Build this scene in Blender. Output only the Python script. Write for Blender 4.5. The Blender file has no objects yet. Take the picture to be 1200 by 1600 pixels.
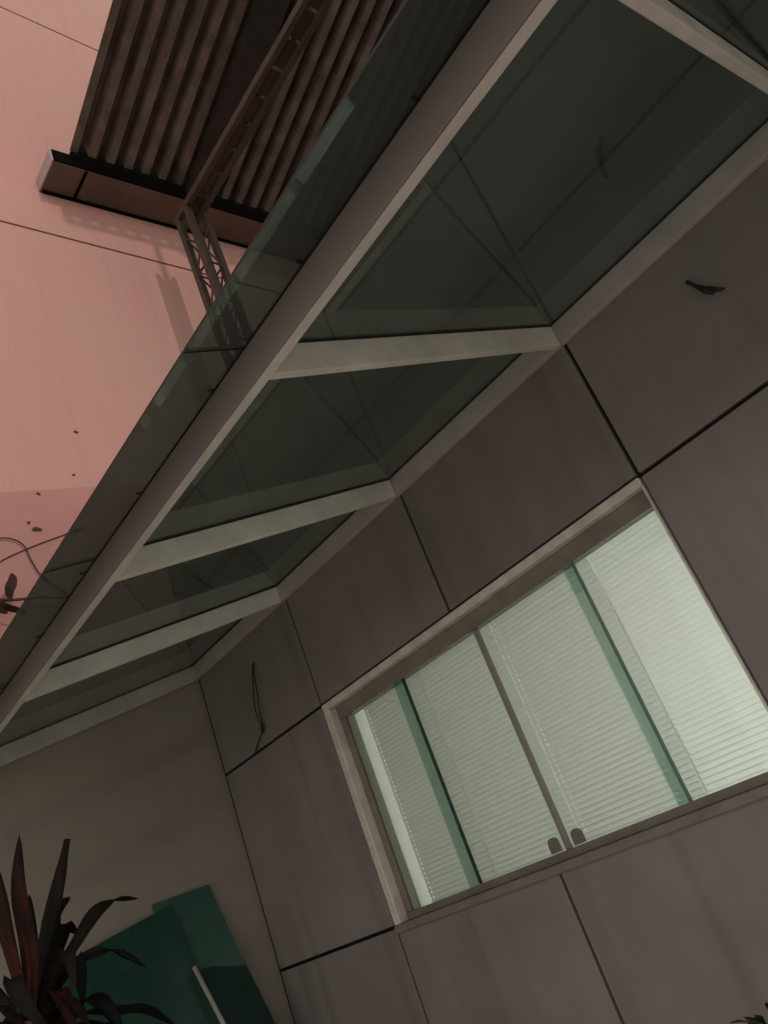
import bpy, bmesh, math, random
from mathutils import Vector, Matrix

# ------------------------------------------------------------------ camera, sky, sun, exposure
scene = bpy.context.scene
COL = scene.collection
cam_d = bpy.data.cameras.new('camera')
cam = bpy.data.objects.new('camera', cam_d)
COL.objects.link(cam)
RX, UP, FW = (0.57937211, 0.7380377, -0.34587325), (0.52920766, -0.01788877, 0.84830375), (-0.6198929, 0.67452231, 0.40093945)
m = Matrix.Identity(4)
for i in range(3):
    m[i][0], m[i][1], m[i][2] = RX[i], UP[i], -FW[i]
m.translation = (4.52167605, -2.72685755, 1.58904779)
cam.matrix_world = m
cam_d.sensor_fit = 'HORIZONTAL'
cam_d.sensor_width = 36
cam_d.lens = 36 * 1314.15 / 1200
cam_d.clip_start = 0.05
cam_d.clip_end = 500
scene.camera = cam

SUN_EL = math.radians(20)
SUN_POWER, SUN_COL = 0.64, (1.0, 0.80, 0.74)
GLOW_COL, GLOW = (1.0, 0.92, 0.865), 0.68
world = bpy.data.worlds.new('World')
scene.world = world
world.use_nodes = True
wn, wl = world.node_tree.nodes, world.node_tree.links
wn.clear()
sky = wn.new('ShaderNodeTexSky')
sky.sky_type = 'NISHITA'
sky.sun_disc = False
sky.sun_elevation = SUN_EL
sky.sun_rotation = math.radians(90)
b1 = wn.new('ShaderNodeBackground'); b1.inputs['Strength'].default_value = 0.006
b2 = wn.new('ShaderNodeBackground'); b2.inputs['Color'].default_value = (*GLOW_COL, 1); b2.inputs['Strength'].default_value = GLOW
ad = wn.new('ShaderNodeAddShader'); wo = wn.new('ShaderNodeOutputWorld')
wl.new(sky.outputs[0], b1.inputs['Color']); wl.new(b1.outputs[0], ad.inputs[0]); wl.new(b2.outputs[0], ad.inputs[1]); wl.new(ad.outputs[0], wo.inputs['Surface'])

sd = bpy.data.lights.new('sun', 'SUN')
sd.energy, sd.angle, sd.color = SUN_POWER, math.radians(0.7), SUN_COL
sun = bpy.data.objects.new('sun', sd)
COL.objects.link(sun)
sun.rotation_euler = Vector((-math.cos(SUN_EL), 0.0, -math.sin(SUN_EL))).to_track_quat('-Z', 'Y').to_euler()
sun.location = (20, 0, 12)

scene.view_settings.view_transform = 'Standard'
scene.view_settings.look = 'None'
scene.view_settings.exposure = 0
scene.view_settings.gamma = 1
scene.view_settings.use_curve_mapping = False
scene.render.engine = 'CYCLES'
scene.cycles.use_denoising = True
scene.cycles.max_bounces = 12
scene.cycles.sample_clamp_indirect = 2.5
scene.cycles.sample_clamp_direct = 6
scene.cycles.transparent_max_bounces = 24
scene.cycles.transmission_bounces = 8
scene.cycles.caustics_reflective = False
scene.cycles.caustics_refractive = False

random.seed(7)

# ------------------------------------------------------------------ materials
def nt(name):
    mt = bpy.data.materials.new(name)
    mt.use_nodes = True
    mt.node_tree.nodes.clear()
    return mt, mt.node_tree.nodes, mt.node_tree.links

def paint(name, col, rough=0.5, var=0.12, scale=3.0, bump=0.0, bscale=120.0, metal=0.0, drips=0.0, col2=None, spec=0.5, vary=0.0, dark_z=None):
    """Principled paint with soft colour variation, optional vertical drip stains and fine relief."""
    mt, n, l = nt(name)
    out = n.new('ShaderNodeOutputMaterial'); p = n.new('ShaderNodeBsdfPrincipled')
    l.new(p.outputs[0], out.inputs[0])
    tc = n.new('ShaderNodeNewGeometry')
    ns = n.new('ShaderNodeTexNoise'); ns.inputs['Scale'].default_value = scale; ns.inputs['Detail'].default_value = 6; ns.inputs['Roughness'].default_value = 0.6
    l.new(tc.outputs['Position'], ns.inputs['Vector'])
    rmp = n.new('ShaderNodeValToRGB')
    c2 = col2 or tuple(c * (1 - var * 1.6) for c in col)
    rmp.color_ramp.elements[0].position = 0.32; rmp.color_ramp.elements[0].color = (*c2, 1)
    rmp.color_ramp.elements[1].position = 0.68; rmp.color_ramp.elements[1].color = (*[min(1, c * (1 + var * 0.5)) for c in col], 1)
    l.new(ns.outputs['Fac'], rmp.inputs[0])
    last = rmp.outputs[0]
    if drips:
        mp = n.new('ShaderNodeMapping'); mp.inputs['Scale'].default_value = (7, 7, 0.35)
        l.new(tc.outputs['Position'], mp.inputs['Vector'])
        n2 = n.new('ShaderNodeTexNoise'); n2.inputs['Scale'].default_value = 1.2; n2.inputs['Detail'].default_value = 4
        l.new(mp.outputs[0], n2.inputs['Vector'])
        r2 = n.new('ShaderNodeValToRGB')
        r2.color_ramp.elements[0].position = 0.5; r2.color_ramp.elements[0].color = (1, 1, 1, 1)
        r2.color_ramp.elements[1].position = 0.8; r2.color_ramp.elements[1].color = (1 - drips, 1 - drips * 0.95, 1 - drips * 1.05, 1)
        l.new(n2.outputs['Fac'], r2.inputs[0])
        mx = n.new('ShaderNodeMix'); mx.data_type = 'RGBA'; mx.blend_type = 'MULTIPLY'; mx.inputs[0].default_value = 1
        l.new(last, mx.inputs[6]); l.new(r2.outputs[0], mx.inputs[7]); last = mx.outputs[2]
    if vary:
        oi = n.new('ShaderNodeObjectInfo'); mv = n.new('ShaderNodeMapRange')
        mv.inputs['To Min'].default_value = 1 - vary; mv.inputs['To Max'].default_value = 1 + vary
        l.new(oi.outputs['Random'], mv.inputs['Value'])
        vm = n.new('ShaderNodeVectorMath'); vm.operation = 'SCALE'
        l.new(last, vm.inputs[0]); l.new(mv.outputs[0], vm.inputs['Scale']); last = vm.outputs[0]
    if dark_z is not None:
        # darker along one horizontal joint, ragged by noise
        sp = n.new('ShaderNodeSeparateXYZ'); l.new(tc.outputs['Position'], sp.inputs[0])
        sb_ = n.new('ShaderNodeMath'); sb_.operation = 'SUBTRACT'; sb_.inputs[1].default_value = dark_z; l.new(sp.outputs['Z'], sb_.inputs[0])
        ab = n.new('ShaderNodeMath'); ab.operation = 'ABSOLUTE'; l.new(sb_.outputs[0], ab.inputs[0])
        n3 = n.new('ShaderNodeTexNoise'); n3.inputs['Scale'].default_value = 4; n3.inputs['Detail'].default_value = 6; l.new(tc.outputs['Position'], n3.inputs['Vector'])
        a3 = n.new('ShaderNodeMath'); a3.operation = 'MULTIPLY_ADD'; a3.inputs[1].default_value = 0.30; l.new(n3.outputs['Fac'], a3.inputs[0]); l.new(ab.outputs[0], a3.inputs[2])
        m3 = n.new('ShaderNodeMapRange'); m3.interpolation_type = 'SMOOTHSTEP'; m3.inputs['From Min'].default_value = 0.12; m3.inputs['From Max'].default_value = 0.42
        m3.inputs['To Min'].default_value = 0.35; m3.inputs['To Max'].default_value = 1.0; l.new(a3.outputs[0], m3.inputs['Value'])
        v3 = n.new('ShaderNodeVectorMath'); v3.operation = 'SCALE'; l.new(last, v3.inputs[0]); l.new(m3.outputs[0], v3.inputs['Scale']); last = v3.outputs[0]
    l.new(last, p.inputs['Base Color'])
    p.inputs['Metallic'].default_value = metal
    p.inputs['Specular IOR Level'].default_value = spec
    mr = n.new('ShaderNodeMapRange'); mr.inputs['To Min'].default_value = max(0.05, rough - 0.1); mr.inputs['To Max'].default_value = min(1, rough + 0.1)
    l.new(ns.outputs['Fac'], mr.inputs['Value']); l.new(mr.outputs[0], p.inputs['Roughness'])
    if bump:
        nb = n.new('ShaderNodeTexNoise'); nb.inputs['Scale'].default_value = bscale; nb.inputs['Detail'].default_value = 4
        l.new(tc.outputs['Position'], nb.inputs['Vector'])
        bp = n.new('ShaderNodeBump'); bp.inputs['Strength'].default_value = bump; bp.inputs['Distance'].default_value = 0.01
        l.new(nb.outputs['Fac'], bp.inputs['Height']); l.new(bp.outputs[0], p.inputs['Normal'])
    return mt

def sheet_glass(name, tint, ior=1.5, rough=0.0, dust=0.0, dust_col=(0.3, 0.3, 0.28), dust_scale=2.5):
    """Thin window glass: tinted see-through, Fresnel mirror, patchy dust."""
    mt, n, l = nt(name)
    out = n.new('ShaderNodeOutputMaterial')
    tr = n.new('ShaderNodeBsdfTransparent'); tr.inputs[0].default_value = (*tint, 1)
    gl = n.new('ShaderNodeBsdfGlossy'); gl.inputs['Roughness'].default_value = rough; gl.inputs['Color'].default_value = (0.9, 0.97, 0.93, 1)
    fr = n.new('ShaderNodeFresnel'); fr.inputs['IOR'].default_value = ior
    geo = n.new('ShaderNodeNewGeometry')
    # same index for both faces so that the back face never turns into a total mirror
    inv = n.new('ShaderNodeMath'); inv.operation = 'DIVIDE'; inv.inputs[0].default_value = 1.0; inv.inputs[1].default_value = ior
    sel = n.new('ShaderNodeMix'); sel.data_type = 'FLOAT'
    sel.inputs[2].default_value = ior; sel.inputs[3].default_value = 1 / ior
    sel2 = n.new('ShaderNodeMix'); sel2.data_type = 'FLOAT'; sel2.inputs[2].default_value = ior; sel2.inputs[3].default_value = ior
    l.new(geo.outputs['Backfacing'], sel.inputs[0]); l.new(sel.outputs[0], fr.inputs['IOR'])
    mx = n.new('ShaderNodeMixShader')
    l.new(fr.outputs[0], mx.inputs[0]); l.new(tr.outputs[0], mx.inputs[1]); l.new(gl.outputs[0], mx.inputs[2])
    last = mx.outputs[0]
    if dust:
        df = n.new('ShaderNodeBsdfDiffuse'); df.inputs[0].default_value = (*dust_col, 1)
        ns = n.new('ShaderNodeTexNoise'); ns.inputs['Scale'].default_value = dust_scale; ns.inputs['Detail'].default_value = 7
        l.new(geo.outputs['Position'], ns.inputs['Vector'])
        mr = n.new('ShaderNodeMapRange'); mr.inputs['From Min'].default_value = 0.3; mr.inputs['From Max'].default_value = 0.75
        mr.inputs['To Min'].default_value = dust * 0.75; mr.inputs['To Max'].default_value = dust * 1.25
        l.new(ns.outputs['Fac'], mr.inputs['Value'])
        m2 = n.new('ShaderNodeMixShader')
        l.new(mr.outputs[0], m2.inputs[0]); l.new(last, m2.inputs[1]); l.new(df.outputs[0], m2.inputs[2]); last = m2.outputs[0]
    l.new(last, out.inputs[0])
    return mt

def slat_mat(name='blind_slat', thru=0.5):
    mt, n, l = nt(name)
    out = n.new('ShaderNodeOutputMaterial')
    d = n.new('ShaderNodeBsdfDiffuse'); d.inputs[0].default_value = (0.68, 0.68, 0.65, 1)
    t = n.new('ShaderNodeBsdfTranslucent'); t.inputs[0].default_value = (0.69, 0.69, 0.66, 1)
    mx = n.new('ShaderNodeMixShader'); mx.inputs[0].default_value = thru
    g = n.new('ShaderNodeBsdfGlossy'); g.inputs['Roughness'].default_value = 0.35
    m2 = n.new('ShaderNodeMixShader'); m2.inputs[0].default_value = 0.04
    l.new(d.outputs[0], mx.inputs[1]); l.new(t.outputs[0], mx.inputs[2]); l.new(mx.outputs[0], m2.inputs[1]); l.new(g.outputs[0], m2.inputs[2]); l.new(m2.outputs[0], out.inputs[0])
    return mt

def leaf_mat(name, ca, cb):
    mt, n, l = nt(name)
    out = n.new('ShaderNodeOutputMaterial'); p = n.new('ShaderNodeBsdfPrincipled')
    geo = n.new('ShaderNodeNewGeometry')
    ns = n.new('ShaderNodeTexNoise'); ns.inputs['Scale'].default_value = 14; ns.inputs['Detail'].default_value = 5
    mp = n.new('ShaderNodeMapping'); mp.inputs['Scale'].default_value = (1, 1, 0.25)
    l.new(geo.outputs['Position'], mp.inputs[0]); l.new(mp.outputs[0], ns.inputs['Vector'])
    r = n.new('ShaderNodeValToRGB')
    r.color_ramp.elements[0].position = 0.35; r.color_ramp.elements[0].color = (*ca, 1)
    r.color_ramp.elements[1].position = 0.68; r.color_ramp.elements[1].color = (*cb, 1)
    l.new(ns.outputs['Fac'], r.inputs[0]); l.new(r.outputs[0], p.inputs['Base Color'])
    p.inputs['Roughness'].default_value = 0.55; p.inputs['Specular IOR Level'].default_value = 0.25
    l.new(p.outputs[0], out.inputs[0])
    return mt

def emit_mat(name, col, s):
    mt, n, l = nt(name)
    out = n.new('ShaderNodeOutputMaterial'); e = n.new('ShaderNodeEmission')
    e.inputs[0].default_value = (*col, 1); e.inputs[1].default_value = s
    l.new(e.outputs[0], out.inputs[0])
    return mt

M = dict(
    clad=paint('grey_cladding', (0.285, 0.257, 0.245), 0.42, 0.13, 1.6, 0.04, 180, drips=0.24, vary=0.05, dark_z=3.70),
    frontshade=paint('shaded_front_face', (0.235, 0.198, 0.192), 0.40, 0.08, 1.5, 0.03, 220),  # darker than the beam paint: unlit outer side put into the colour
    core=paint('dark_backing', (0.012, 0.010, 0.009), 0.9, 0.1),
    roofing=paint('roof_concrete', (0.075, 0.068, 0.062), 0.9, 0.2, 2, 0.3, 40),
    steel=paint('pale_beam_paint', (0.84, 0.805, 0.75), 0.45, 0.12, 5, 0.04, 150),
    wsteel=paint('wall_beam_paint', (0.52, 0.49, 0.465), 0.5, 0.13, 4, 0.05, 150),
    seal=paint('black_seal', (0.010, 0.011, 0.010), 0.6, 0.1),
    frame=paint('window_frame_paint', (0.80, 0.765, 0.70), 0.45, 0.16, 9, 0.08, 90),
    inner=paint('window_recess_shade', (0.25, 0.225, 0.195), 0.5, 0.12, 9, 0.05, 90),  # darker than the frame: shade of the recessed tracks put into the colour
    sash=paint('sash_stile_paint', (0.50, 0.52, 0.44), 0.5, 0.1, 9),
    greenedge=paint('green_glass_edge', (0.09, 0.20, 0.16), 0.3, 0.1, 9),
    stile=paint('grey_stile', (0.30, 0.295, 0.27), 0.45, 0.1, 9),
    roof_strip=paint('dark_roof_strip', (0.030, 0.023, 0.019), 0.8, 0.3, 6),
    handle=paint('finger_pull', (0.22, 0.205, 0.18), 0.4, 0.1, 20),
    pink=paint('salmon_render', (0.66, 0.345, 0.310), 0.85, 0.05, 0.45, 0.30, 40, drips=0.07, col2=(0.61, 0.40, 0.325)),
    pinkshade=paint('salmon_render_shadowed', (0.58, 0.30, 0.265), 0.85, 0.07, 0.7, 0.22, 45, drips=0.10),  # darker copy of the render: the low roof's cast shadow as colour
    taupe=paint('taupe_render', (0.315, 0.283, 0.248), 0.8, 0.08, 1.1, 0.12, 70, drips=0.08),
    groove=paint('wall_groove', (0.10, 0.055, 0.045), 0.9, 0.1),
    chip=paint('brown_chip', (0.10, 0.055, 0.04), 0.8, 0.3, 40),
    rust=paint("rusty_sheet", (0.180, 0.145, 0.125), 0.6, 0.25, 5, 0.1, 60, col2=(0.085, 0.066, 0.055)),
    gutter=paint('gutter_sheet', (0.15, 0.105, 0.085), 0.6, 0.18, 3, 0.06, 50, col2=(0.11, 0.078, 0.062)),
    galv=paint('gutter_cap_zinc', (0.50, 0.44, 0.43), 0.4, 0.2, 8, 0.05, 50),
    darksteel=paint('brown_primer_steel', (0.080, 0.058, 0.046), 0.6, 0.2, 8, 0.08, 60),
    shadesteel=paint('eaves_shade_steel', (0.006, 0.005, 0.0045), 0.95, 0.2, 8, spec=0.05),  # near-black: shade at the eaves put into the steel colour
    ground=paint('paving_concrete', (0.70, 0.65, 0.58), 0.8, 0.15, 0.9, 0.3, 30),
    white=paint('room_plaster', (0.80, 0.80, 0.74), 0.8, 0.03),
    cord=paint('black_cable', (0.015, 0.012, 0.011), 0.6, 0.1, 30),
    ladder=paint('white_ladder_tape', (0.85, 0.85, 0.78), 0.6, 0.03),
    twig=paint('brown_twig', (0.10, 0.06, 0.045), 0.8, 0.25, 30, 0.3, 80),
    bark=paint('plant_stem', (0.09, 0.065, 0.045), 0.85, 0.3, 20, 0.5, 50),
    pot=paint('clay_pot', (0.20, 0.10, 0.07), 0.8, 0.15, 8, 0.1, 60),
    soil=paint('potting_soil', (0.03, 0.022, 0.016), 0.95, 0.3, 30, 0.6, 60),
    pole=paint('pale_pole', (0.45, 0.43, 0.36), 0.5, 0.2, 12),
    canopy=sheet_glass('tinted_canopy_glass', (0.345, 0.428, 0.392), 1.62, 0.0, 0.18, (0.21, 0.243, 0.228)),
    pane=sheet_glass('clear_window_glass', (0.95, 0.975, 0.955), 1.45, 0.0, 0.012, (0.6, 0.6, 0.55)),
    strip=sheet_glass('green_overlap_strip', (0.74, 0.85, 0.82), 1.45, 0.0, 0.05, (0.25, 0.36, 0.33)),
    slat=slat_mat(), slatlit=slat_mat('lit_blind_slat', 0.68),  # second slat copy lets more through: stronger backlight put into the material
    redleaf=leaf_mat('red_leaf', (0.012, 0.006, 0.004), (0.075, 0.017, 0.010)),
    greenleaf=leaf_mat('dark_green_leaf', (0.004, 0.006, 0.004), (0.016, 0.018, 0.009)),
    mixleaf=leaf_mat('bronze_leaf', (0.008, 0.006, 0.004), (0.034, 0.022, 0.010)),
    shrub=leaf_mat('shrub_leaf', (0.012, 0.025, 0.008), (0.05, 0.075, 0.025)),
    bulb=emit_mat('tube_light', (1.0, 1.0, 0.86), 1.0),
)

def green_glass(name, col, trans):
    mt, n, l = nt(name)
    out = n.new('ShaderNodeOutputMaterial'); p = n.new('ShaderNodeBsdfPrincipled')
    geo = n.new('ShaderNodeNewGeometry'); ns = n.new('ShaderNodeTexNoise'); ns.inputs['Scale'].default_value = 3; ns.inputs['Detail'].default_value = 5
    l.new(geo.outputs['Position'], ns.inputs['Vector'])
    r = n.new('ShaderNodeValToRGB')
    r.color_ramp.elements[0].position = 0.3; r.color_ramp.elements[0].color = (*[c * 0.75 for c in col], 1)
    r.color_ramp.elements[1].position = 0.7; r.color_ramp.elements[1].color = (*[c * 1.2 for c in col], 1)
    l.new(ns.outputs['Fac'], r.inputs[0]); l.new(r.outputs[0], p.inputs['Base Color'])
    p.inputs['Roughness'].default_value = 0.12
    t = n.new('ShaderNodeBsdfTransparent'); t.inputs[0].default_value = (0.25, 0.6, 0.48, 1)
    mx = n.new('ShaderNodeMixShader'); mx.inputs[0].default_value = trans
    l.new(p.outputs[0], mx.inputs[1]); l.new(t.outputs[0], mx.inputs[2]); l.new(mx.outputs[0], out.inputs[0])
    return mt
M['gglass'] = green_glass('deep_green_glass', (0.028, 0.085, 0.068), 0.2)
M['gglass2'] = green_glass('mid_green_glass', (0.062, 0.150, 0.118), 0.2)
M['gdark'] = green_glass('dark_green_glass', (0.015, 0.046, 0.037), 0.1)

# ------------------------------------------------------------------ mesh helpers
class MB:
    def __init__(self): self.bm = bmesh.new()
    def hexa(self, c):
        """c: 8 corners, bottom ring then top ring, same order."""
        v = [self.bm.verts.new(p) for p in c]
        for f in ((0, 3, 2, 1), (4, 5, 6, 7), (0, 1, 5, 4), (1, 2, 6, 5), (2, 3, 7, 6), (3, 0, 4, 7)):
            self.bm.faces.new([v[i] for i in f])
        return self
    def box(self, a, b):
        (x0, y0, z0), (x1, y1, z1) = a, b
        return self.hexa([(x0, y0, z0), (x1, y0, z0), (x1, y1, z0), (x0, y1, z0), (x0, y0, z1), (x1, y0, z1), (x1, y1, z1), (x0, y1, z1)])
    def prism(self, pts, d):
        """polygon pts pushed along d"""
        d = Vector(d)
        a = [self.bm.verts.new(p) for p in pts]; b = [self.bm.verts.new(Vector(p) + d) for p in pts]
        self.bm.faces.new(list(reversed(a))); self.bm.faces.new(b)
        k = len(pts)
        for i in range(k):
            self.bm.faces.new((a[i], a[(i + 1) % k], b[(i + 1) % k], b[i]))
        return self
    def tube(self, pts, r, seg=8):
        pts = [Vector(p) for p in pts]
        rings = []
        for i, p in enumerate(pts):
            t = (pts[min(i + 1, len(pts) - 1)] - pts[max(i - 1, 0)]).normalized()
            a = t.orthogonal().normalized() if i == 0 else (rings[-1][1] - t * rings[-1][1].dot(t)).normalized()
            b = t.cross(a)
            rr = r[i] if isinstance(r, (list, tuple)) else r
            rings.append(([self.bm.verts.new(p + (a * math.cos(q) + b * math.sin(q)) * rr) for q in [2 * math.pi * k / seg for k in range(seg)]], a))
        for (A, _), (B, _) in zip(rings, rings[1:]):
            for k in range(seg):
                self.bm.faces.new((A[k], A[(k + 1) % seg], B[(k + 1) % seg], B[k]))
        self.bm.faces.new(list(reversed(rings[0][0]))); self.bm.faces.new(rings[-1][0])
        return self
    def bar(self, p, q, w):
        """square bar from p to q"""
        p, q = Vector(p), Vector(q)
        t = (q - p).normalized(); a = t.orthogonal().normalized(); b = t.cross(a)
        c = [p + (a * i + b * j) * w / 2 for i, j in ((-1, -1), (1, -1), (1, 1), (-1, 1))]
        return self.hexa(c + [v + (q - p) for v in c])
    def bevel(self, w=0.003, seg=1):
        bmesh.ops.bevel(self.bm, geom=list(self.bm.edges), offset=w, segments=seg, affect='EDGES', profile=0.5)
        return self
    def mesh(self, name):
        bmesh.ops.recalc_face_normals(self.bm, faces=self.bm.faces)
        me = bpy.data.meshes.new(name); self.bm.to_mesh(me); self.bm.free()
        return me
    def build(self, name, mat, parent=None, smooth=False):
        me = self.mesh(name); me.materials.append(mat)
        if smooth:
            for p in me.polygons: p.use_smooth = True
        return link(name, me, parent)

def link(name, me, parent=None):
    o = bpy.data.objects.new(name, me); COL.objects.link(o)
    if parent:
        o.parent = parent
        o.matrix_parent_inverse = Matrix.Translation(parent.location).inverted() if parent.parent is None else Matrix.Identity(4)
        if parent.parent is not None:
            o.matrix_parent_inverse = Matrix.Identity(4)
    return o

def thing(name, label, cat, loc=(0, 0, 0), group=None):
    o = bpy.data.objects.new(name, None); COL.objects.link(o)
    o.location = loc; o.empty_display_size = 0.2
    return tag(o, label, cat, group)

def tag(o, label, cat, group=None):
    o['label'] = label; o['category'] = cat
    if group: o['group'] = group
    return o

def structure(o, label=None):
    o['kind'] = 'structure'
    if label: o['label'] = label
    return o

# ------------------------------------------------------------------ ground
g = MB().prism([(-40, -60, -0.1), (60, -60, -0.1), (60, 60, -0.1), (-40, 60, -0.1)], (0, 0, 0.1)).build('ground', M['ground'])
structure(g)

# ------------------------------------------------------------------ clad building
XS = [0.0, 1.089, 2.153, 3.238, 4.334, 5.42, 6.50, 7.58]
ZS = [0.0, 0.40, 1.50, 2.60, 3.70, 4.60]
G = 0.008
house = thing('clad_building', 'low building clad in square taupe grey panels with thin dark joints', 'building')
for j in range(5):
    for i in range(7):
        if j == 2 and i in (1, 2): continue
        tz = 0.0015 * math.sin(i * 7.3 + j * 3.1)
        x0 = XS[i] + (G if i else 0.018); x1 = XS[i + 1] - G
        MB().box((x0, 0.0 + tz, ZS[j] + (G if j else 0.02)), (x1, 0.024, ZS[j + 1] - G)).bevel(0.0025).build('cladding_panel', M['clad'], house)
core = MB()
core.box((0.004, 0.026, 0.0), (XS[1] - 0.001, 0.2, 4.58)).box((XS[3] + 0.001, 0.026, 0.0), (7.57, 0.2, 4.58))
core.box((XS[1], 0.027, 0.0), (XS[3], 0.2, 1.468)).box((XS[1], 0.027, 2.602), (XS[3], 0.2, 4.58))
core.build('wall_core', M['core'], house)
MB().box((0.0006, 0.005, 0.02), (0.0175, 0.0255, 4.59)).build('corner_seal', M['core'], house)
sh = MB()
sh.box((0.004, 6.0, 0.0), (7.58, 6.2, 4.58)).box((7.40, 0.21, 0.0), (7.57, 5.99, 4.58))
sh.build('rear_wall', M['clad'], house)
MB().box((0.004, 0.21, 4.30), (7.39, 5.99, 4.50)).build('roof', M['roofing'], house)
MB().box((0.004, -0.012, 4.602), (7.60, 0.22, 4.64)).bevel(0.004).build('parapet_cap', M['wsteel'], house)

# room behind the window
rm = MB()
rm.box((0.55, 3.2, 0.3), (4.6, 3.3, 2.9)).box((0.45, 0.22, 0.3), (0.55, 3.3, 2.9)).box((4.6, 0.22, 0.3), (4.7, 3.3, 2.9))
rm.box((0.45, 0.22, 0.2), (4.7, 3.3, 0.3)).box((0.45, 0.22, 2.9), (4.7, 3.3, 3.0))
structure(rm.build('room_interior', M['white']))
rv = MB()
rv.box((1.089, 0.105, 1.47), (1.17, 0.219, 2.6)).box((3.236, 0.201, 1.47), (3.30, 0.219, 2.6))
rv.box((1.171, 0.105, 1.47), (3.236, 0.219, 1.50)).box((1.171, 0.105, 2.55), (3.236, 0.219, 2.60))
structure(rv.build('window_reveal', M['white']))
lamp = thing('pendant_lamp', 'glowing globe lamp hanging in the room behind the blinds', 'lamp', (3.42, 1.45, 1.72))
MB().tube([(3.42, 1.45, 1.84), (3.42, 1.45, 2.899)], 0.006).build('lamp_cord', M['cord'], lamp)
gb = MB(); bmesh.ops.create_uvsphere(gb.bm, u_segments=20, v_segments=12, radius=0.11, matrix=Matrix.Translation((3.42, 1.45, 1.72)))
gb.build('lamp_globe', M['bulb'], lamp, True)
ROOM_W = 320
al = bpy.data.lights.new('globe_glow', 'POINT'); al.shadow_soft_size = 0.12; al.energy = ROOM_W; al.color = (0.95, 1.0, 0.94)
ao = bpy.data.objects.new('globe_glow', al); COL.objects.link(ao); ao.parent = lamp; ao.location = (0, 0, 0)

# ------------------------------------------------------------------ window
win = thing('sliding_window', 'wide lit sliding window with pale frame and glass panes', 'window', (2.16, 0, 1.47))
X0w, X1w, Z0w, Z1w = 1.097, 3.237, 1.470, 2.596
LIP, DEP = 0.035, 0.040
fr = MB()
fr.box((X0w, -0.010, Z1w - LIP), (X1w, 0.10, Z1w)).bevel(0.004)
fr.build('head_frame', M['frame'], win)
MB().box((X0w, -0.010, Z0w + LIP + 0.0005), (X0w + LIP + 0.012, 0.10, Z1w - LIP - 0.0005)).bevel(0.004).build('jamb_frame', M['frame'], win)
MB().box((X1w - 0.008, -0.004, Z0w + LIP + 0.0005), (X1w, 0.10, Z1w - LIP - 0.0005)).bevel(0.002).build('jamb_frame', M['frame'], win)
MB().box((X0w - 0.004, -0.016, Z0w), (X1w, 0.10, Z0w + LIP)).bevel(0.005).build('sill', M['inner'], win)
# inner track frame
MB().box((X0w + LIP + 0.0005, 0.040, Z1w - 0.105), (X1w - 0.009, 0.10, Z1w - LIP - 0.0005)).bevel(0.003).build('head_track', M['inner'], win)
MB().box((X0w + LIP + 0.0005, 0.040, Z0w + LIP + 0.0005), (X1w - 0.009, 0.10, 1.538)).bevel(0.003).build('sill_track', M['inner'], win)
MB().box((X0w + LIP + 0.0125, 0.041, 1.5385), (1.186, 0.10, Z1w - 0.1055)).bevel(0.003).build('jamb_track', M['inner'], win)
GZ0, GZ1 = 1.5385, 2.4905
MB().box((1.187, 0.0575, GZ0), (1.224, 0.078, GZ1)).bevel(0.002).build('sash_stile', M['sash'], win)
def pane(x0, x1, y, label):
    o = MB().box((x0, y, GZ0), (x1, y + 0.006, GZ1)).build('pane', M['pane'], win)
    o['label'] = label
    return o
p1 = pane(1.187, 1.668, 0.050, 'fixed pane at the plain left end of the window')
p2 = pane(1.590, 2.172, 0.066, 'sliding pane meeting the dark centre stile, left of it')
p3 = pane(2.212, 2.790, 0.066, 'sliding pane meeting the dark centre stile, right of it')
p4 = pane(2.738, 3.227, 0.050, 'fixed pane over the brightest stretch of blind')
MB().box((1.592, 0.0575, GZ0), (1.666, 0.0645, GZ1)).build('edge_strip', M['strip'], p2)
MB().box((2.740, 0.0575, GZ0), (2.788, 0.0645, GZ1)).build('edge_strip', M['strip'], p3)
MB().box((1.6685, 0.046, GZ0), (1.6735, 0.064, GZ1)).build('edge_trim', M['gdark'], p1)
MB().box((2.7905, 0.046, GZ0), (2.796, 0.064, GZ1)).build('edge_trim', M['greenedge'], p3)
MB().box((2.178, 0.060, GZ0), (2.206, 0.078, GZ1)).bevel(0.003).build('centre_stile', M['stile'], win)
def pull(xc, par):
    w, h, z0 = 0.026, 0.058, GZ0 + 0.004
    pts = [(xc - w, 0.052, z0), (xc + w, 0.052, z0)]
    for k in range(9):
        a = math.pi * k / 8
        pts.append((xc + w * math.cos(a), 0.052, z0 + h - 0.022 + 0.022 * math.sin(a)))
    MB().prism(pts, (0, 0.0135, 0)).build('finger_pull', M['handle'], par)
pull(2.135, p2); pull(2.262, p3)

# ------------------------------------------------------------------ blinds
def slat_mesh(x0, x1, tilt, holes=(), mat='slat', w=0.0255, bow=0.0012):
    """one curved slat; holes: x positions of the cord holes"""
    mb = MB(); rows = []
    xs = [x0]
    for h in holes: xs += [h - 0.0035, h + 0.0035]
    xs.append(x1)
    for k in range(5):
        u = (k / 4 - 0.5)
        a, b = u * w, bow * (1 - 4 * u * u)
        y = a * math.cos(tilt) - b * math.sin(tilt); z = a * math.sin(tilt) + b * math.cos(tilt)
        rows.append([mb.bm.verts.new((x, y, z)) for x in xs])
    for k, (A, B) in enumerate(zip(rows, rows[1:])):
        for i in range(len(xs) - 1):
            if i % 2 and k in (1, 2): continue
            mb.bm.faces.new((A[i], A[i + 1], B[i + 1], B[i]))
    me = mb.mesh('slat'); me.materials.append(M[mat])
    for p in me.polygons: p.use_smooth = True
    return me
PITCH = 0.0222
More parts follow.
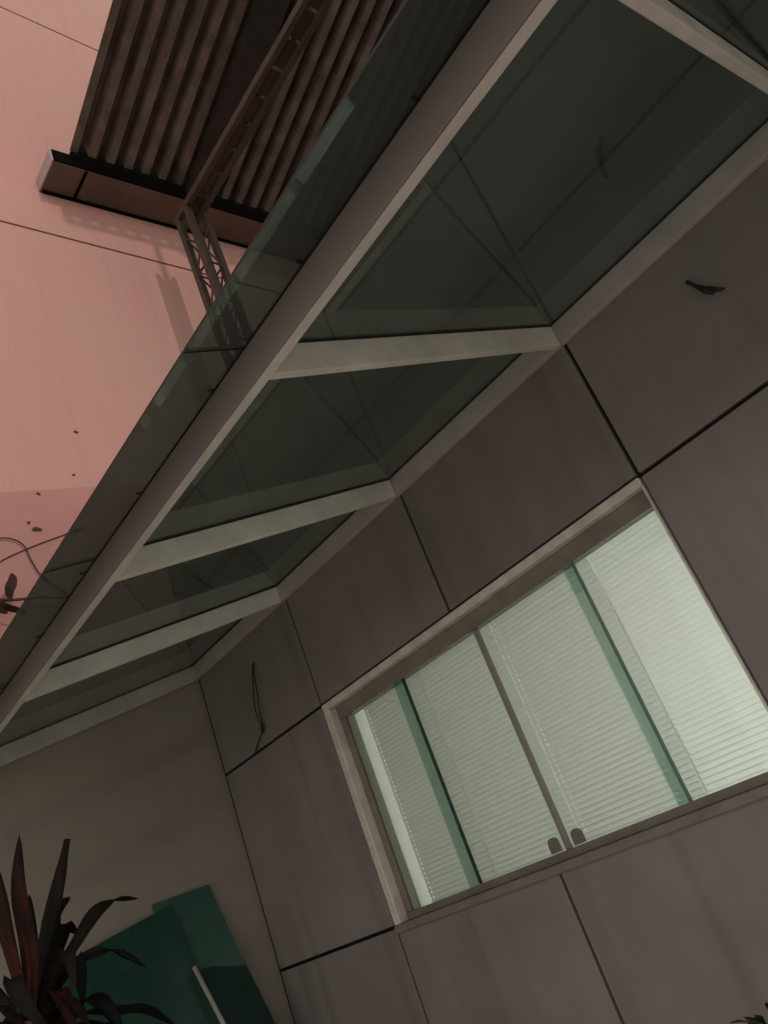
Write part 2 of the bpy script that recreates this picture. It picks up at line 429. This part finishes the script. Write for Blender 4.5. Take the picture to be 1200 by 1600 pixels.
def blind(x0, x1, tilt, label, y=0.150, cords=(), mat='slat'):
    t = thing('venetian_blind', label, 'blind', ((x0 + x1) / 2, y, 2.55), 'venetian blinds behind the window')
    MB().box((x0, y - 0.014, 2.521), (x1, y + 0.014, 2.546)).build('headrail', M['white'], t)
    L = (x1 - x0) / 2
    me = slat_mesh(-L, L, tilt, [cx - (x0 + x1) / 2 for cx, dots in cords if dots], mat)
    z = 2.512
    first = None
    while z > 1.535:
        o = bpy.data.objects.new('slat', me); COL.objects.link(o)
        o.parent = t; o.location = (random.uniform(-0.001, 0.001), random.uniform(-0.0006, 0.0006), z - 2.55)
        o.rotation_euler = (random.uniform(-0.014, 0.014), random.uniform(-0.0004, 0.0004), 0)
        z -= PITCH
    MB().box((x0, y - 0.010, 1.512), (x1, y + 0.010, 1.526)).build('bottom_rail', M['white'], t)
    for cx, dots in cords:
        if not dots:
            MB().box((cx - 0.0012, y - 0.018, 1.53), (cx + 0.0012, y - 0.0165, 2.52)).build('lift_cord', M['ladder'], t)
    return t
TILT = math.radians(-74)
blind(1.222, 2.205, TILT, 'venetian blind behind the panes left of the dark centre stile', cords=((1.240, True), (1.70, False)))
blind(2.212, 2.806, TILT, 'venetian blind between the dark centre stile and the green overlap strip', cords=((2.236, True),))
blind(2.812, 3.45, math.radians(-71), 'brightest venetian blind, behind the pane nearest the wall panel', y=0.152, mat='slatlit')

# ------------------------------------------------------------------ canopy
ZB, S = 3.2143, 0.26061
def cz(y, h=0.0): return ZB + S * y + h
def yo(x): return -1.485 - 0.026 * x          # outer face of the front beam
def yg(x): return yo(x) - 0.180               # outer edge of the glass
XE = 6.52
BH = 0.097
can = thing('glass_canopy', 'sloping glass canopy on pale steel beams over the lit window', 'canopy', (3.2, 0, ZB))
def slab(mb, x0, x1, y00, y01, y10, y11, h0, h1):
    """sloping slab; y00,y01 inner/outer at x0, y10,y11 at x1"""
    pl = [(x0, y01), (x1, y11), (x1, y10), (x0, y00)]
    return mb.hexa([(x, y, cz(y, h0)) for x, y in pl] + [(x, y, cz(y, h1)) for x, y in pl])
FW_ = 0.050
fb = MB(); slab(fb, 0.036, XE, yo(0.036) + FW_, yo(0.036) + 0.0105, yo(XE) + FW_, yo(XE) + 0.0105, 0.0, BH); fb.bevel(0.003, 2); fb.build('front_beam', M['steel'], can)
fx = [0.0, 1.089, 2.153, 3.238, 4.334, 5.42, XE]
fa = MB(); slab(fa, 0.003, XE, yo(0.003) + 0.010, yo(0.003), yo(XE) + 0.010, yo(XE), 0.0, BH + 0.002); fa.bevel(0.002); fa.build('front_shade_board', M['frontshade'], can)  # added board, painted with the shade on the front beam's outer side
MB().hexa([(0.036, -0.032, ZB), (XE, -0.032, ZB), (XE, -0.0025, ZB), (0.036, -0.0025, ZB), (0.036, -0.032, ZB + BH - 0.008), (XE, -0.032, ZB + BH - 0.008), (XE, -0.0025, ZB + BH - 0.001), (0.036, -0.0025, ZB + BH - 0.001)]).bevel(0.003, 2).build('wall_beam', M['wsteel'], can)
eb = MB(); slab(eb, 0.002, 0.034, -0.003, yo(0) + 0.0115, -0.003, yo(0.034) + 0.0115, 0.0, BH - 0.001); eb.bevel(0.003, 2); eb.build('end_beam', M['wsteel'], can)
for x in XS[1:6] + [XE - 0.01]:
    cb = MB(); slab(cb, x - 0.024, x + 0.004, -0.0335, yo(x - 0.024) + FW_ + 0.001, -0.0335, yo(x + 0.004) + FW_ + 0.001, 0.002, BH - 0.001); cb.bevel(0.003, 2); cb.build('cross_beam', M['steel'], can)
    sb = MB(); slab(sb, x - 0.026, x + 0.007, -0.036, yo(x) + FW_ + 0.004, -0.036, yo(x) + FW_ + 0.004, BH - 0.0005, BH + 0.0045); sb.build('seal', M['seal'], can)
sl = MB()
slab(sl, 0.002, XE, -0.004, -0.035, -0.004, -0.035, BH - 0.0005, BH + 0.0046)
sl.build('seal', M['seal'], can)
sl = MB(); slab(sl, 0.004, XE, yo(0) + FW_ + 0.003, yo(0) - 0.004, yo(XE) + FW_ + 0.003, yo(XE) - 0.004, BH + 0.0022, BH + 0.0047); sl.build('seal', M['seal'], can)
jx = [0.003] + [x - 0.014 for x in XS[1:6]] + [XE]
for a, b in zip(jx, jx[1:]):
    a2, b2 = a + 0.004, b - 0.004
    gp = MB(); slab(gp, a2, b2, -0.0045, yg(a2), -0.0045, yg(b2), BH + 0.005, BH + 0.013)
    o = gp.build('glass_pane', M['canopy'], can); o.data.materials.append(M['seal'])
    for f in o.data.polygons:
        if abs(f.normal.z) < 0.5: f.material_index = 1
for x in jx[1:-1]:
    js = MB(); slab(js, x - 0.0035, x + 0.0035, -0.005, yg(x) + 0.002, -0.005, yg(x) + 0.002, BH + 0.0055, BH + 0.0125); js.build('joint_seal', M['seal'], can)
for x in (0.55, 1.05, 1.55, 2.05, 2.555, 3.058, 3.529, 3.973, 4.46, 4.95, 5.45, 5.95):
    ck = MB(); slab(ck, x - 0.003, x + 0.003, yo(x) - 0.0045, yo(x) - 0.024, yo(x) - 0.0045, yo(x) - 0.024, BH + 0.001, BH + 0.0046); ck.build('clip', M['seal'], can)

# ------------------------------------------------------------------ end wall and neighbour's party wall (plane x = 0)
def ctop(y): return cz(y, BH + 0.03)
ew = thing('end_wall', 'plain taupe rendered wall closing the passage under the canopy', 'wall', (0, -1.5, 0))
pts = [(0, -6, 0), (0, 0.027, 0), (0, 0.027, ctop(0) - 0.002), (0, 0.0, ctop(0) - 0.002), (0, yg(0) - 0.02, ctop(yg(0)) - 0.002), (0, -6, ctop(yg(0)) - 0.002)]
MB().prism(pts, (-0.2, 0, 0)).build('rendered_wall', M['taupe'], ew)
pw = thing('party_wall', 'tall salmon pink rendered wall rising above the glass canopy', 'wall', (0, 1, 0))
def zl(a, b, y): return a + b * y
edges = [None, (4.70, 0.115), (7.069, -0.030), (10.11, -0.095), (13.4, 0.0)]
Y0, Y1 = -6.0, 9.0
gap = 0.011
def ycut(e, y, sgn): return e[0] + e[1] * max(-2.5, min(y, 3)) + sgn * gap
ys = [Y0, -2.5, 3, Y1]
# lowest band: stands on the taupe wall and follows the canopy, roof-edge shadow in its colour
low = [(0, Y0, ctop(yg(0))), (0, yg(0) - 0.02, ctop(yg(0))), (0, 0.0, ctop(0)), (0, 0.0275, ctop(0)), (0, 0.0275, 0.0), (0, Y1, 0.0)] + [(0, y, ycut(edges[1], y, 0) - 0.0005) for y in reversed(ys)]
MB().prism(low, (-0.2, 0, 0)).build('render_band', M['pinkshade'], pw)
for k in (1, 2, 3):
    lo, hi = edges[k], edges[k + 1]
    sg_lo = 0 if k == 1 else 1
    pts = [(0, y, ycut(lo, y, sg_lo)) for y in ys] + [(0, y, ycut(hi, y, -1)) for y in reversed(ys)]
    MB().prism(pts, (-0.2, 0, 0)).build('render_band', M['pink'], pw)
MB().box((-0.25, Y0, 6.5), (-0.022, Y1, 13.2)).build('wall_core', M['groove'], pw)
def chip(y, z, r, seed):
    rnd = random.Random(seed)
    pts = [(0.001, y + r * rnd.uniform(0.35, 1.3) * math.cos(a), z + r * rnd.uniform(0.25, 0.9) * math.sin(a)) for a in [k * math.tau / 9 for k in range(9)]]
    MB().prism(pts, (0.006, 0, 0)).build('render_chip', M['chip'], pw)
for q, (y, z, r) in enumerate(((-0.805, 4.325, 0.028), (-0.845, 4.37, 0.014), (-0.402, 5.107, 0.016), (-0.487, 4.747, 0.012), (-0.746, 4.586, 0.014), (0.25, 5.27, 0.010))):
    chip(y, z, r, q)

# ------------------------------------------------------------------ shed roof over the building
roof = thing('shed_roof', 'dark corrugated metal shed roof with gutter against the pink wall', 'roof', (0.45, 1, 7.0))
K = 0.305
def rz(x): return 7.705 + K * (x - 0.36)
P, A = 0.158, 0.115
def sheet(y0, n, x0, x1, dz):
    prof = []
    for k in range(n):
        b = y0 + k * P
        prof += [(b, 0), (b + 0.066, 0), (b + 0.078, A), (b + 0.146, A)]
    prof.append((y0 + n * P, 0))
    mb = MB(); rows = []
    for x in (x0, (x0 + x1) / 2, x1):
        rows.append(([mb.bm.verts.new((x, y, rz(x) + z + dz)) for y, z in prof], [mb.bm.verts.new((x, y, rz(x) + z + dz + 0.0015)) for y, z in prof]))
    for (A0, B0), (A1, B1) in zip(rows, rows[1:]):
        for i in range(len(prof) - 1):
            mb.bm.faces.new((A0[i], A0[i + 1], A1[i + 1], A1[i])); mb.bm.faces.new((B0[i], B1[i], B1[i + 1], B0[i + 1]))
    return mb.build('corrugated_sheet', M['rust'], roof)
for k in range(9):
    sheet(-0.055 + k * 5 * P, 5, 0.36, 5.6, 0.0004 * (k % 2))
def sloped(name, x0, x1, y0, y1, d0, d1, mat):
    return MB().hexa([(x0, y0, rz(x0) - d0), (x1, y0, rz(x1) - d0), (x1, y1, rz(x1) - d0), (x0, y1, rz(x0) - d0),
                      (x0, y0, rz(x0) - d1), (x1, y0, rz(x1) - d1), (x1, y1, rz(x1) - d1), (x0, y1, rz(x0) - d1)]).build(name, M[mat], roof)
sloped('roof_strip', 0.34, 5.6, 1.00, 1.27, 0.06, 0.004, 'roof_strip')  # dark strip just under the sheets
MB().box((0.02, 0.06, 7.60), (0.316, 7.0, 7.95)).build('eaves_shade_box', M['shadesteel'], roof)  # black box added for the shade between gutter and sheet ends
for x in (2.9, 4.6):
    sloped('purlin', x, x + 0.05, -0.04, 7.0, 0.07, 0.003, 'darksteel')
gut = MB().box((0.004, -0.20, 7.560), (0.318, 7.0, 7.572)).build('gutter', M['gutter'], roof)
MB().box((0.320, -0.20, 7.568), (0.330, 7.0, 7.695)).build('gutter_front', M['shadesteel'], gut)  # unlit front face, its shade painted near-black
MB().box((0.002, -0.214, 7.556), (0.332, -0.2005, 7.70)).bevel(0.004).build('end_cap', M['galv'], gut)
MB().box((0.004, -0.19, 7.545), (0.030, 7.0, 7.5595)).build('back_lip', M['shadesteel'], gut)
for y in (0.06, 1.9, 3.6, 5.4):
    MB().box((0.032, y, 7.551), (0.318, y + 0.022, 7.5595)).build('gutter_strap', M['shadesteel'], gut)
# tie beam under the sheets, carried by the lattice post
tb = MB().box((0.46, 0.650, 7.00), (5.6, 0.697, 7.06)).bevel(0.003).build('tie_beam', M['darksteel'], roof)
MB().box((0.46, 0.799, 7.00), (5.6, 0.846, 7.06)).bevel(0.003).build('tie_beam', M['darksteel'], roof)
xk = 0.56
while xk < 5.4:
    MB().box((xk, 0.6975, 7.036), (xk + 0.215, 0.7985, 7.046)).build('batten', M['darksteel'], roof); xk += 0.24
for x in (3.2, 5.2):
    MB().box((x, 0.72, 7.076), (x + 0.06, 0.78, rz(x) - 0.005)).build('hanger', M['darksteel'], roof)
# lattice post
def lattice_post(x0, y0, w, z0, z1, label):
    t = thing('lattice_post', label, 'post', (x0, y0, z0))
    cs = [(x0, y0), (x0 + w, y0), (x0 + w, y0 + w), (x0, y0 + w)]
    for x, y in cs:
        MB().box((x - 0.024, y - 0.024, z0), (x + 0.024, y + 0.024, z1)).build('chord', M['darksteel'], t)
    for k in range(4):
        a, b = cs[k], cs[(k + 1) % 4]
        z, fl = z0 + 0.1, k % 2
        mb = MB()
        while z < z1 - 0.2:
            p, q = (a, b) if fl else (b, a)
            mb.bar((*p, z), (*q, z + 0.2), 0.013); z += 0.2; fl = not fl
        mb.build('lacing', M['darksteel'], t)
lattice_post(0.50, 0.673, 0.15, 4.50, 6.995, 'brown steel lattice post under the corrugated roof beside the pink wall')

# ------------------------------------------------------------------ cables
def cable(name, pts, r, label, mat='cord', cat='cable'):
    cv = []
    P_ = [Vector(p) for p in pts]
    for i in range(len(P_) - 1):
        p0, p1, p2, p3 = P_[max(i - 1, 0)], P_[i], P_[i + 1], P_[min(i + 2, len(P_) - 1)]
        for k in range(5):
            t = k / 5
            cv.append(0.5 * ((2 * p1) + (p2 - p0) * t + (2 * p0 - 5 * p1 + 4 * p2 - p3) * t * t + (3 * p1 - p0 - 3 * p2 + p3) * t ** 3))
    cv.append(P_[-1])
    o = MB().tube(cv, r, 6).build(name, M[mat], None, True)
    return tag(o, label, cat)
cable('hanging_cable', [(0.016, -1.25, 4.22), (0.016, -1.048, 4.252), (0.016, -0.958, 4.243), (0.016, -0.903, 4.194), (0.016, -0.886, 4.118), (0.016, -0.858, 4.026), (0.016, -0.829, 3.977), (0.016, -0.772, 3.918), (0.016, -0.70, 3.86), (0.03, -0.60, 3.78)], 0.0042, 'black cable curling down across the pink wall above the canopy')
cable('thin_wire', [(0.006, -1.2, 4.05), (0.006, -1.073, 4.092), (0.006, -0.995, 4.133), (0.006, -0.833, 4.207), (0.006, -0.599, 4.299), (0.006, -0.45, 4.36)], 0.0035, 'thin straight brown wire strung along the pink wall', 'chip')
cable('loose_wire', [(0.640, -0.004, 3.055), (0.637, -0.02, 3.03), (0.600, -0.03, 2.93), (0.560, -0.03, 2.84), (0.545, -0.026, 2.76), (0.552, -0.016, 2.70)], 0.0035, 'thin loose wire loop hanging on the left cladding panel')
wire = MB()
w2 = cable('loose_wire', [(0.632, -0.006, 3.04), (0.640, -0.03, 2.98), (0.630, -0.04, 2.86), (0.585, -0.03, 2.77), (0.553, -0.016, 2.70), (0.500, -0.014, 2.66), (0.430, -0.012, 2.622), (0.385, -0.004, 2.598)], 0.0035, 'second strand of loose wire running down to the panel joint')
wn_ = MB(); wn_.tube([(0.560, -0.018, 2.715), (0.548, -0.020, 2.690), (0.540, -0.020, 2.668)], [0.006, 0.012, 0.007], 8)
wn_.build('wire_connector', M['cord'], w2, True)
sk = thing('wire_stub', 'short black wire stub with taped ends poking from the upper panel', 'wire', (3.78, 0, 3.0))
MB().tube([(3.752, 0.002, 3.060), (3.752, -0.022, 3.057), (3.760, -0.030, 3.040), (3.772, -0.026, 3.015), (3.786, -0.020, 2.990), (3.800, -0.018, 2.962)], [0.006, 0.007, 0.006, 0.008, 0.013, 0.006], 8).build('wire', M['cord'], sk, True)
MB().tube([(3.786, -0.018, 2.994), (3.803, -0.024, 2.978), (3.822, -0.022, 2.958), (3.838, -0.014, 2.950)], [0.006, 0.009, 0.007, 0.003], 8).build('wire', M['cord'], sk, True)

# ------------------------------------------------------------------ twig by the pink wall
def leaf_mesh(pts, w, side, fold=0.25, wp=0.45, tipw=0.02):
    """curved leaf along pts, width w, side = width direction"""
    P_ = [Vector(p) for p in pts]
    cv = []
    for i in range(len(P_) - 1):
        p0, p1, p2, p3 = P_[max(i - 1, 0)], P_[i], P_[i + 1], P_[min(i + 2, len(P_) - 1)]
        for k in range(4):
            t = k / 4
            cv.append(0.5 * ((2 * p1) + (p2 - p0) * t + (2 * p0 - 5 * p1 + 4 * p2 - p3) * t * t + (3 * p1 - p0 - 3 * p2 + p3) * t ** 3))
    cv.append(P_[-1])
    mb = MB(); rows = []
    n = len(cv)
    for i, p in enumerate(cv):
        u = i / (n - 1)
        t = (cv[min(i + 1, n - 1)] - cv[max(i - 1, 0)]).normalized()
        s = Vector(side); s = (s - t * s.dot(t)).normalized()
        nn = t.cross(s)
        ww = w * (0.30 + 0.70 * min(1, u / wp) ** 0.8) if u < wp else w * max(tipw, (1 - ((u - wp) / (1 - wp)) ** 2.2))
        ww *= 0.5
        rows.append([mb.bm.verts.new(p - s * ww + nn * ww * fold), mb.bm.verts.new(p), mb.bm.verts.new(p + s * ww + nn * ww * fold)])
    for A_, B_ in zip(rows, rows[1:]):
        for i in range(2): mb.bm.faces.new((A_[i], A_[i + 1], B_[i + 1], B_[i]))
    bmesh.ops.solidify(mb.bm, geom=list(mb.bm.faces), thickness=0.0012)
    return mb
CAMR, CAMU = Vector(RX), Vector(UP)
tw = thing('bare_twig', 'brown twig with a few withered leaves in front of the pink wall', 'twig', (0.1, -1.2, 3.8))
MB().tube([(0.14, -1.9, 3.75), (0.10, -1.5, 3.79), (0.08, -1.185, 3.815), (0.07, -1.047, 3.812), (0.07, -0.902, 3.819), (0.06, -0.735, 3.813), (0.05, -0.66, 3.81)], [0.014, 0.011, 0.010, 0.009, 0.008, 0.006, 0.003], 7).build('stem', M['twig'], tw, True)
for pts, w in (([(0.08, -1.07, 3.812), (0.11, -1.075, 3.86), (0.13, -1.06, 3.91), (0.12, -1.05, 3.96)], 0.07), ([(0.08, -1.16, 3.81), (0.12, -1.13, 3.76), (0.12, -1.07, 3.735), (0.12, -1.00, 3.70)], 0.06),
               ([(0.08, -1.13, 3.812), (0.12, -1.17, 3.86), (0.14, -1.16, 3.92)], 0.06), ([(0.08, -1.22, 3.815), (0.12, -1.16, 3.75), (0.13, -1.11, 3.70)], 0.05)):
    leaf_mesh(pts, w, CAMR + CAMU * 0.3, 0.3).build('leaf', M['twig'], tw, True)

# ------------------------------------------------------------------ green glass sheets and pole leaning on the end wall
def leaning(name, y0, z0, y1, z1, yb0, yb1, xb, xt, mat, label, cat, th=0.008):
    """sheet whose top edge runs (y0,z0)-(y1,z1) at distance xt from the wall and whose foot stands at xb"""
    mb = MB(); d = (th, 0, 0)
    mb.prism([(xb, yb0, 0.0), (xb, yb1, 0.0), (xt, y1, z1), (xt, y0, z0)], d)
    o = mb.build(name, M[mat], None)
    return tag(o, label, cat, 'glass sheets leaning on the end wall')
leaning('glass_sheet', -0.62, 2.030, -0.282, 2.040, -0.60, -0.10, 0.42, 0.006, 'gglass2', 'pale green glass sheet rearmost against the taupe wall, its corner standing clear', 'glass sheet')
leaning('glass_sheet', -1.35, 1.86, -0.530, 2.000, -1.35, -0.36, 0.46, 0.030, 'gglass', 'broad dark green glass sheet leaning before the pale corner', 'glass sheet')
leaning('glass_sheet', -0.56, 1.655, -0.242, 1.640, -0.46, -0.08, 0.50, 0.085, 'gdark', 'small blackish green glass sheet in front of the others', 'glass sheet')
tag(MB().tube([(0.60, -0.24, 0.0), (0.33, -0.45, 1.00), (0.15, -0.545, 1.675)], 0.012, 10).build('leaning_pole', M['pole'], None, True), 'thin pale pole leaning on the dark green glass', 'pole')

# ------------------------------------------------------------------ potted plant at the left
pl = thing('potted_cordyline', 'cordyline plant with dark red and green strap leaves before the end wall', 'plant', (1.6, -1.80, 0))
pot = MB()
N = 20
rings = [(0.15, 0.0), (0.20, 0.34), (0.215, 0.34), (0.215, 0.38), (0.19, 0.38), (0.18, 0.34)]
vs = [[pot.bm.verts.new((1.6 + r * math.cos(k * math.tau / N), -1.80 + r * math.sin(k * math.tau / N), z)) for k in range(N)] for r, z in rings]
for A_, B_ in zip(vs, vs[1:]):
    for k in range(N): pot.bm.faces.new((A_[k], A_[(k + 1) % N], B_[(k + 1) % N], B_[k]))
pot.bm.faces.new(list(reversed(vs[0]))); pot.build('pot', M['pot'], pl, True)
MB().tube([(1.6, -1.80, 0.30), (1.6, -1.80, 0.341)], 0.179, 20).build('soil', M['soil'], pl)
MB().tube([(1.6, -1.80, 0.33), (1.585, -1.79, 0.8), (1.61, -1.80, 1.25), (1.6, -1.80, 1.74)], [0.028, 0.022, 0.02, 0.018], 8).build('stem', M['bark'], pl, True)
LV = [
    ([(0, -1.800, 1.68), (0.02, -1.785, 1.87), (0.05, -1.792, 2.03), (0.04, -1.757, 2.195)], 0.060, 'redleaf'),
    ([(0, -1.800, 1.70), (0.05, -1.741, 1.875), (0.09, -1.687, 2.014), (0.10, -1.637, 2.135)], 0.062, 'mixleaf', 0.45),
    ([(0, -1.790, 1.72), (-0.03, -1.705, 1.84), (-0.05, -1.668, 1.945), (-0.04, -1.606, 1.978)], 0.070, 'greenleaf'),
    ([(0, -1.790, 1.70), (0.02, -1.651, 1.825), (0.04, -1.574, 1.900), (0.05, -1.506, 1.922), (0.06, -1.430, 1.899)], 0.052, 'mixleaf'),
    ([(0, -1.810, 1.70), (0.03, -1.844, 1.944), (0.05, -1.860, 2.081), (0.06, -1.857, 2.16)], 0.065, 'redleaf'),
    ([(0, -1.800, 1.66), (0.05, -1.702, 1.775), (0.08, -1.665, 1.770), (0.09, -1.680, 1.650)], 0.065, 'greenleaf'),
    ([(0, -1.790, 1.62), (0.06, -1.674, 1.640), (0.10, -1.574, 1.612), (0.12, -1.507, 1.585), (0.12, -1.424, 1.500)], 0.055, 'greenleaf'),
    ([(0, -1.810, 1.66), (0.10, -1.868, 1.79), (0.16, -1.85, 1.70), (0.18, -1.80, 1.60)], 0.060, 'greenleaf'),
    ([(0, -1.790, 1.68), (-0.04, -1.663, 1.86), (-0.05, -1.637, 1.905), (-0.05, -1.600, 1.860)], 0.055, 'mixleaf'),
    ([(0, -1.800, 1.64), (0.14, -1.75, 1.78), (0.22, -1.74, 1.80), (0.28, -1.76, 1.70)], 0.065, 'mixleaf'),
    ([(0, -1.805, 1.64), (0.08, -1.80, 1.82), (0.13, -1.82, 1.93), (0.14, -1.84, 1.99)], 0.060, 'redleaf'),
    ([(0, -1.805, 1.62), (-0.12, -1.85, 1.78), (-0.2, -1.9, 1.84), (-0.3, -1.93, 1.78)], 0.060, 'greenleaf'),
    ([(0, -1.800, 1.60), (0.10, -1.72, 1.66), (0.18, -1.66, 1.64), (0.22, -1.63, 1.54)], 0.065, 'greenleaf'),
    ([(0, -1.800, 1.58), (0.12, -1.78, 1.70), (0.22, -1.78, 1.70), (0.30, -1.79, 1.58)], 0.065, 'redleaf'),
    ([(0, -1.805, 1.58), (0.05, -1.90, 1.68), (0.08, -1.98, 1.68), (0.10, -2.06, 1.58)], 0.060, 'greenleaf'),
    ([(0, -1.800, 1.54), (0.08, -1.70, 1.60), (0.12, -1.62, 1.58), (0.13, -1.57, 1.48)], 0.060, 'mixleaf'),
    ([(0, -1.800, 1.54), (-0.08, -1.70, 1.62), (-0.16, -1.62, 1.60), (-0.22, -1.55, 1.50)], 0.060, 'greenleaf'),
    ([(0, -1.800, 1.66), (-0.04, -1.76, 1.84), (-0.05, -1.745, 1.95), (-0.03, -1.735, 2.02)], 0.055, 'greenleaf'),
    ([(0, -1.800, 1.62), (0.06, -1.76, 1.74), (0.09, -1.725, 1.80), (0.10, -1.70, 1.81)], 0.060, 'greenleaf'),
]
for k in range(26):
    a = k * 2.399; up = 0.5 + 0.5 * math.sin(k * 1.7); L_ = 0.20 + 0.10 * math.cos(k * 2.1)
    dx, dy = math.cos(a), math.sin(a); z0 = 1.40 + 0.010 * k
    LV.append(([(0.01 * dx, -1.80 + 0.01 * dy, z0), (dx * L_ * 0.45, -1.80 + dy * L_ * 0.45, z0 + L_ * (0.25 + 0.35 * up)), (dx * L_ * 0.85, -1.80 + dy * L_ * 0.85, z0 + L_ * (0.20 + 0.45 * up)), (dx * L_ * 1.15, -1.80 + dy * L_ * 1.15, z0 + L_ * (0.55 * up - 0.12))],
               0.042 + 0.014 * math.sin(k * 3.3), ('greenleaf', 'mixleaf', 'greenleaf', 'redleaf')[k % 4]))
for pts, w, mt, *tip in LV:
    leaf_mesh([(1.6 + a, b, c) for a, b, c in pts], w * 0.88, CAMR + CAMU * random.uniform(-0.3, 0.3) + Vector(FW) * random.uniform(-0.5, 0.5), random.uniform(0.2, 0.5), 0.45, tip[0] if tip else 0.02).build('leaf', M[mt], pl, True)

# ------------------------------------------------------------------ shrub peeping in at the lower right
SX, SY = 2.94, -0.30
sb = thing('small_shrub', 'small leafy shrub at the foot of the clad wall, only its tip showing', 'shrub', (SX, SY, 0))
for k in range(5):
    a = k * 1.26
    MB().tube([(SX, SY, 0), (SX + 0.03 * math.cos(a), SY + 0.03 * math.sin(a), 0.4), (SX + 0.09 * math.cos(a), SY + 0.07 * math.sin(a), 0.86)], [0.012, 0.008, 0.004], 6).build('stem', M['bark'], sb, True)
rnd = random.Random(3)
for k in range(130):
    a = rnd.uniform(0, math.tau); z = rnd.uniform(0.35, 0.975); r = rnd.uniform(0.02, 0.16) * (1.15 - max(0, z - 0.6) * 1.6)
    p = Vector((SX + r * math.cos(a), SY + r * 0.9 * math.sin(a), z))
    d = Vector((math.cos(a) * 0.8, math.sin(a) * 0.8, rnd.uniform(0.0, 0.9))).normalized() * rnd.uniform(0.04, 0.065)
    leaf_mesh([p, p + d * 0.5 + Vector((0, 0, 0.004)), p + d], 0.024, Vector((-math.sin(a), math.cos(a), rnd.uniform(-0.5, 0.5))), 0.3).build('leaf', M['shrub'], sb)
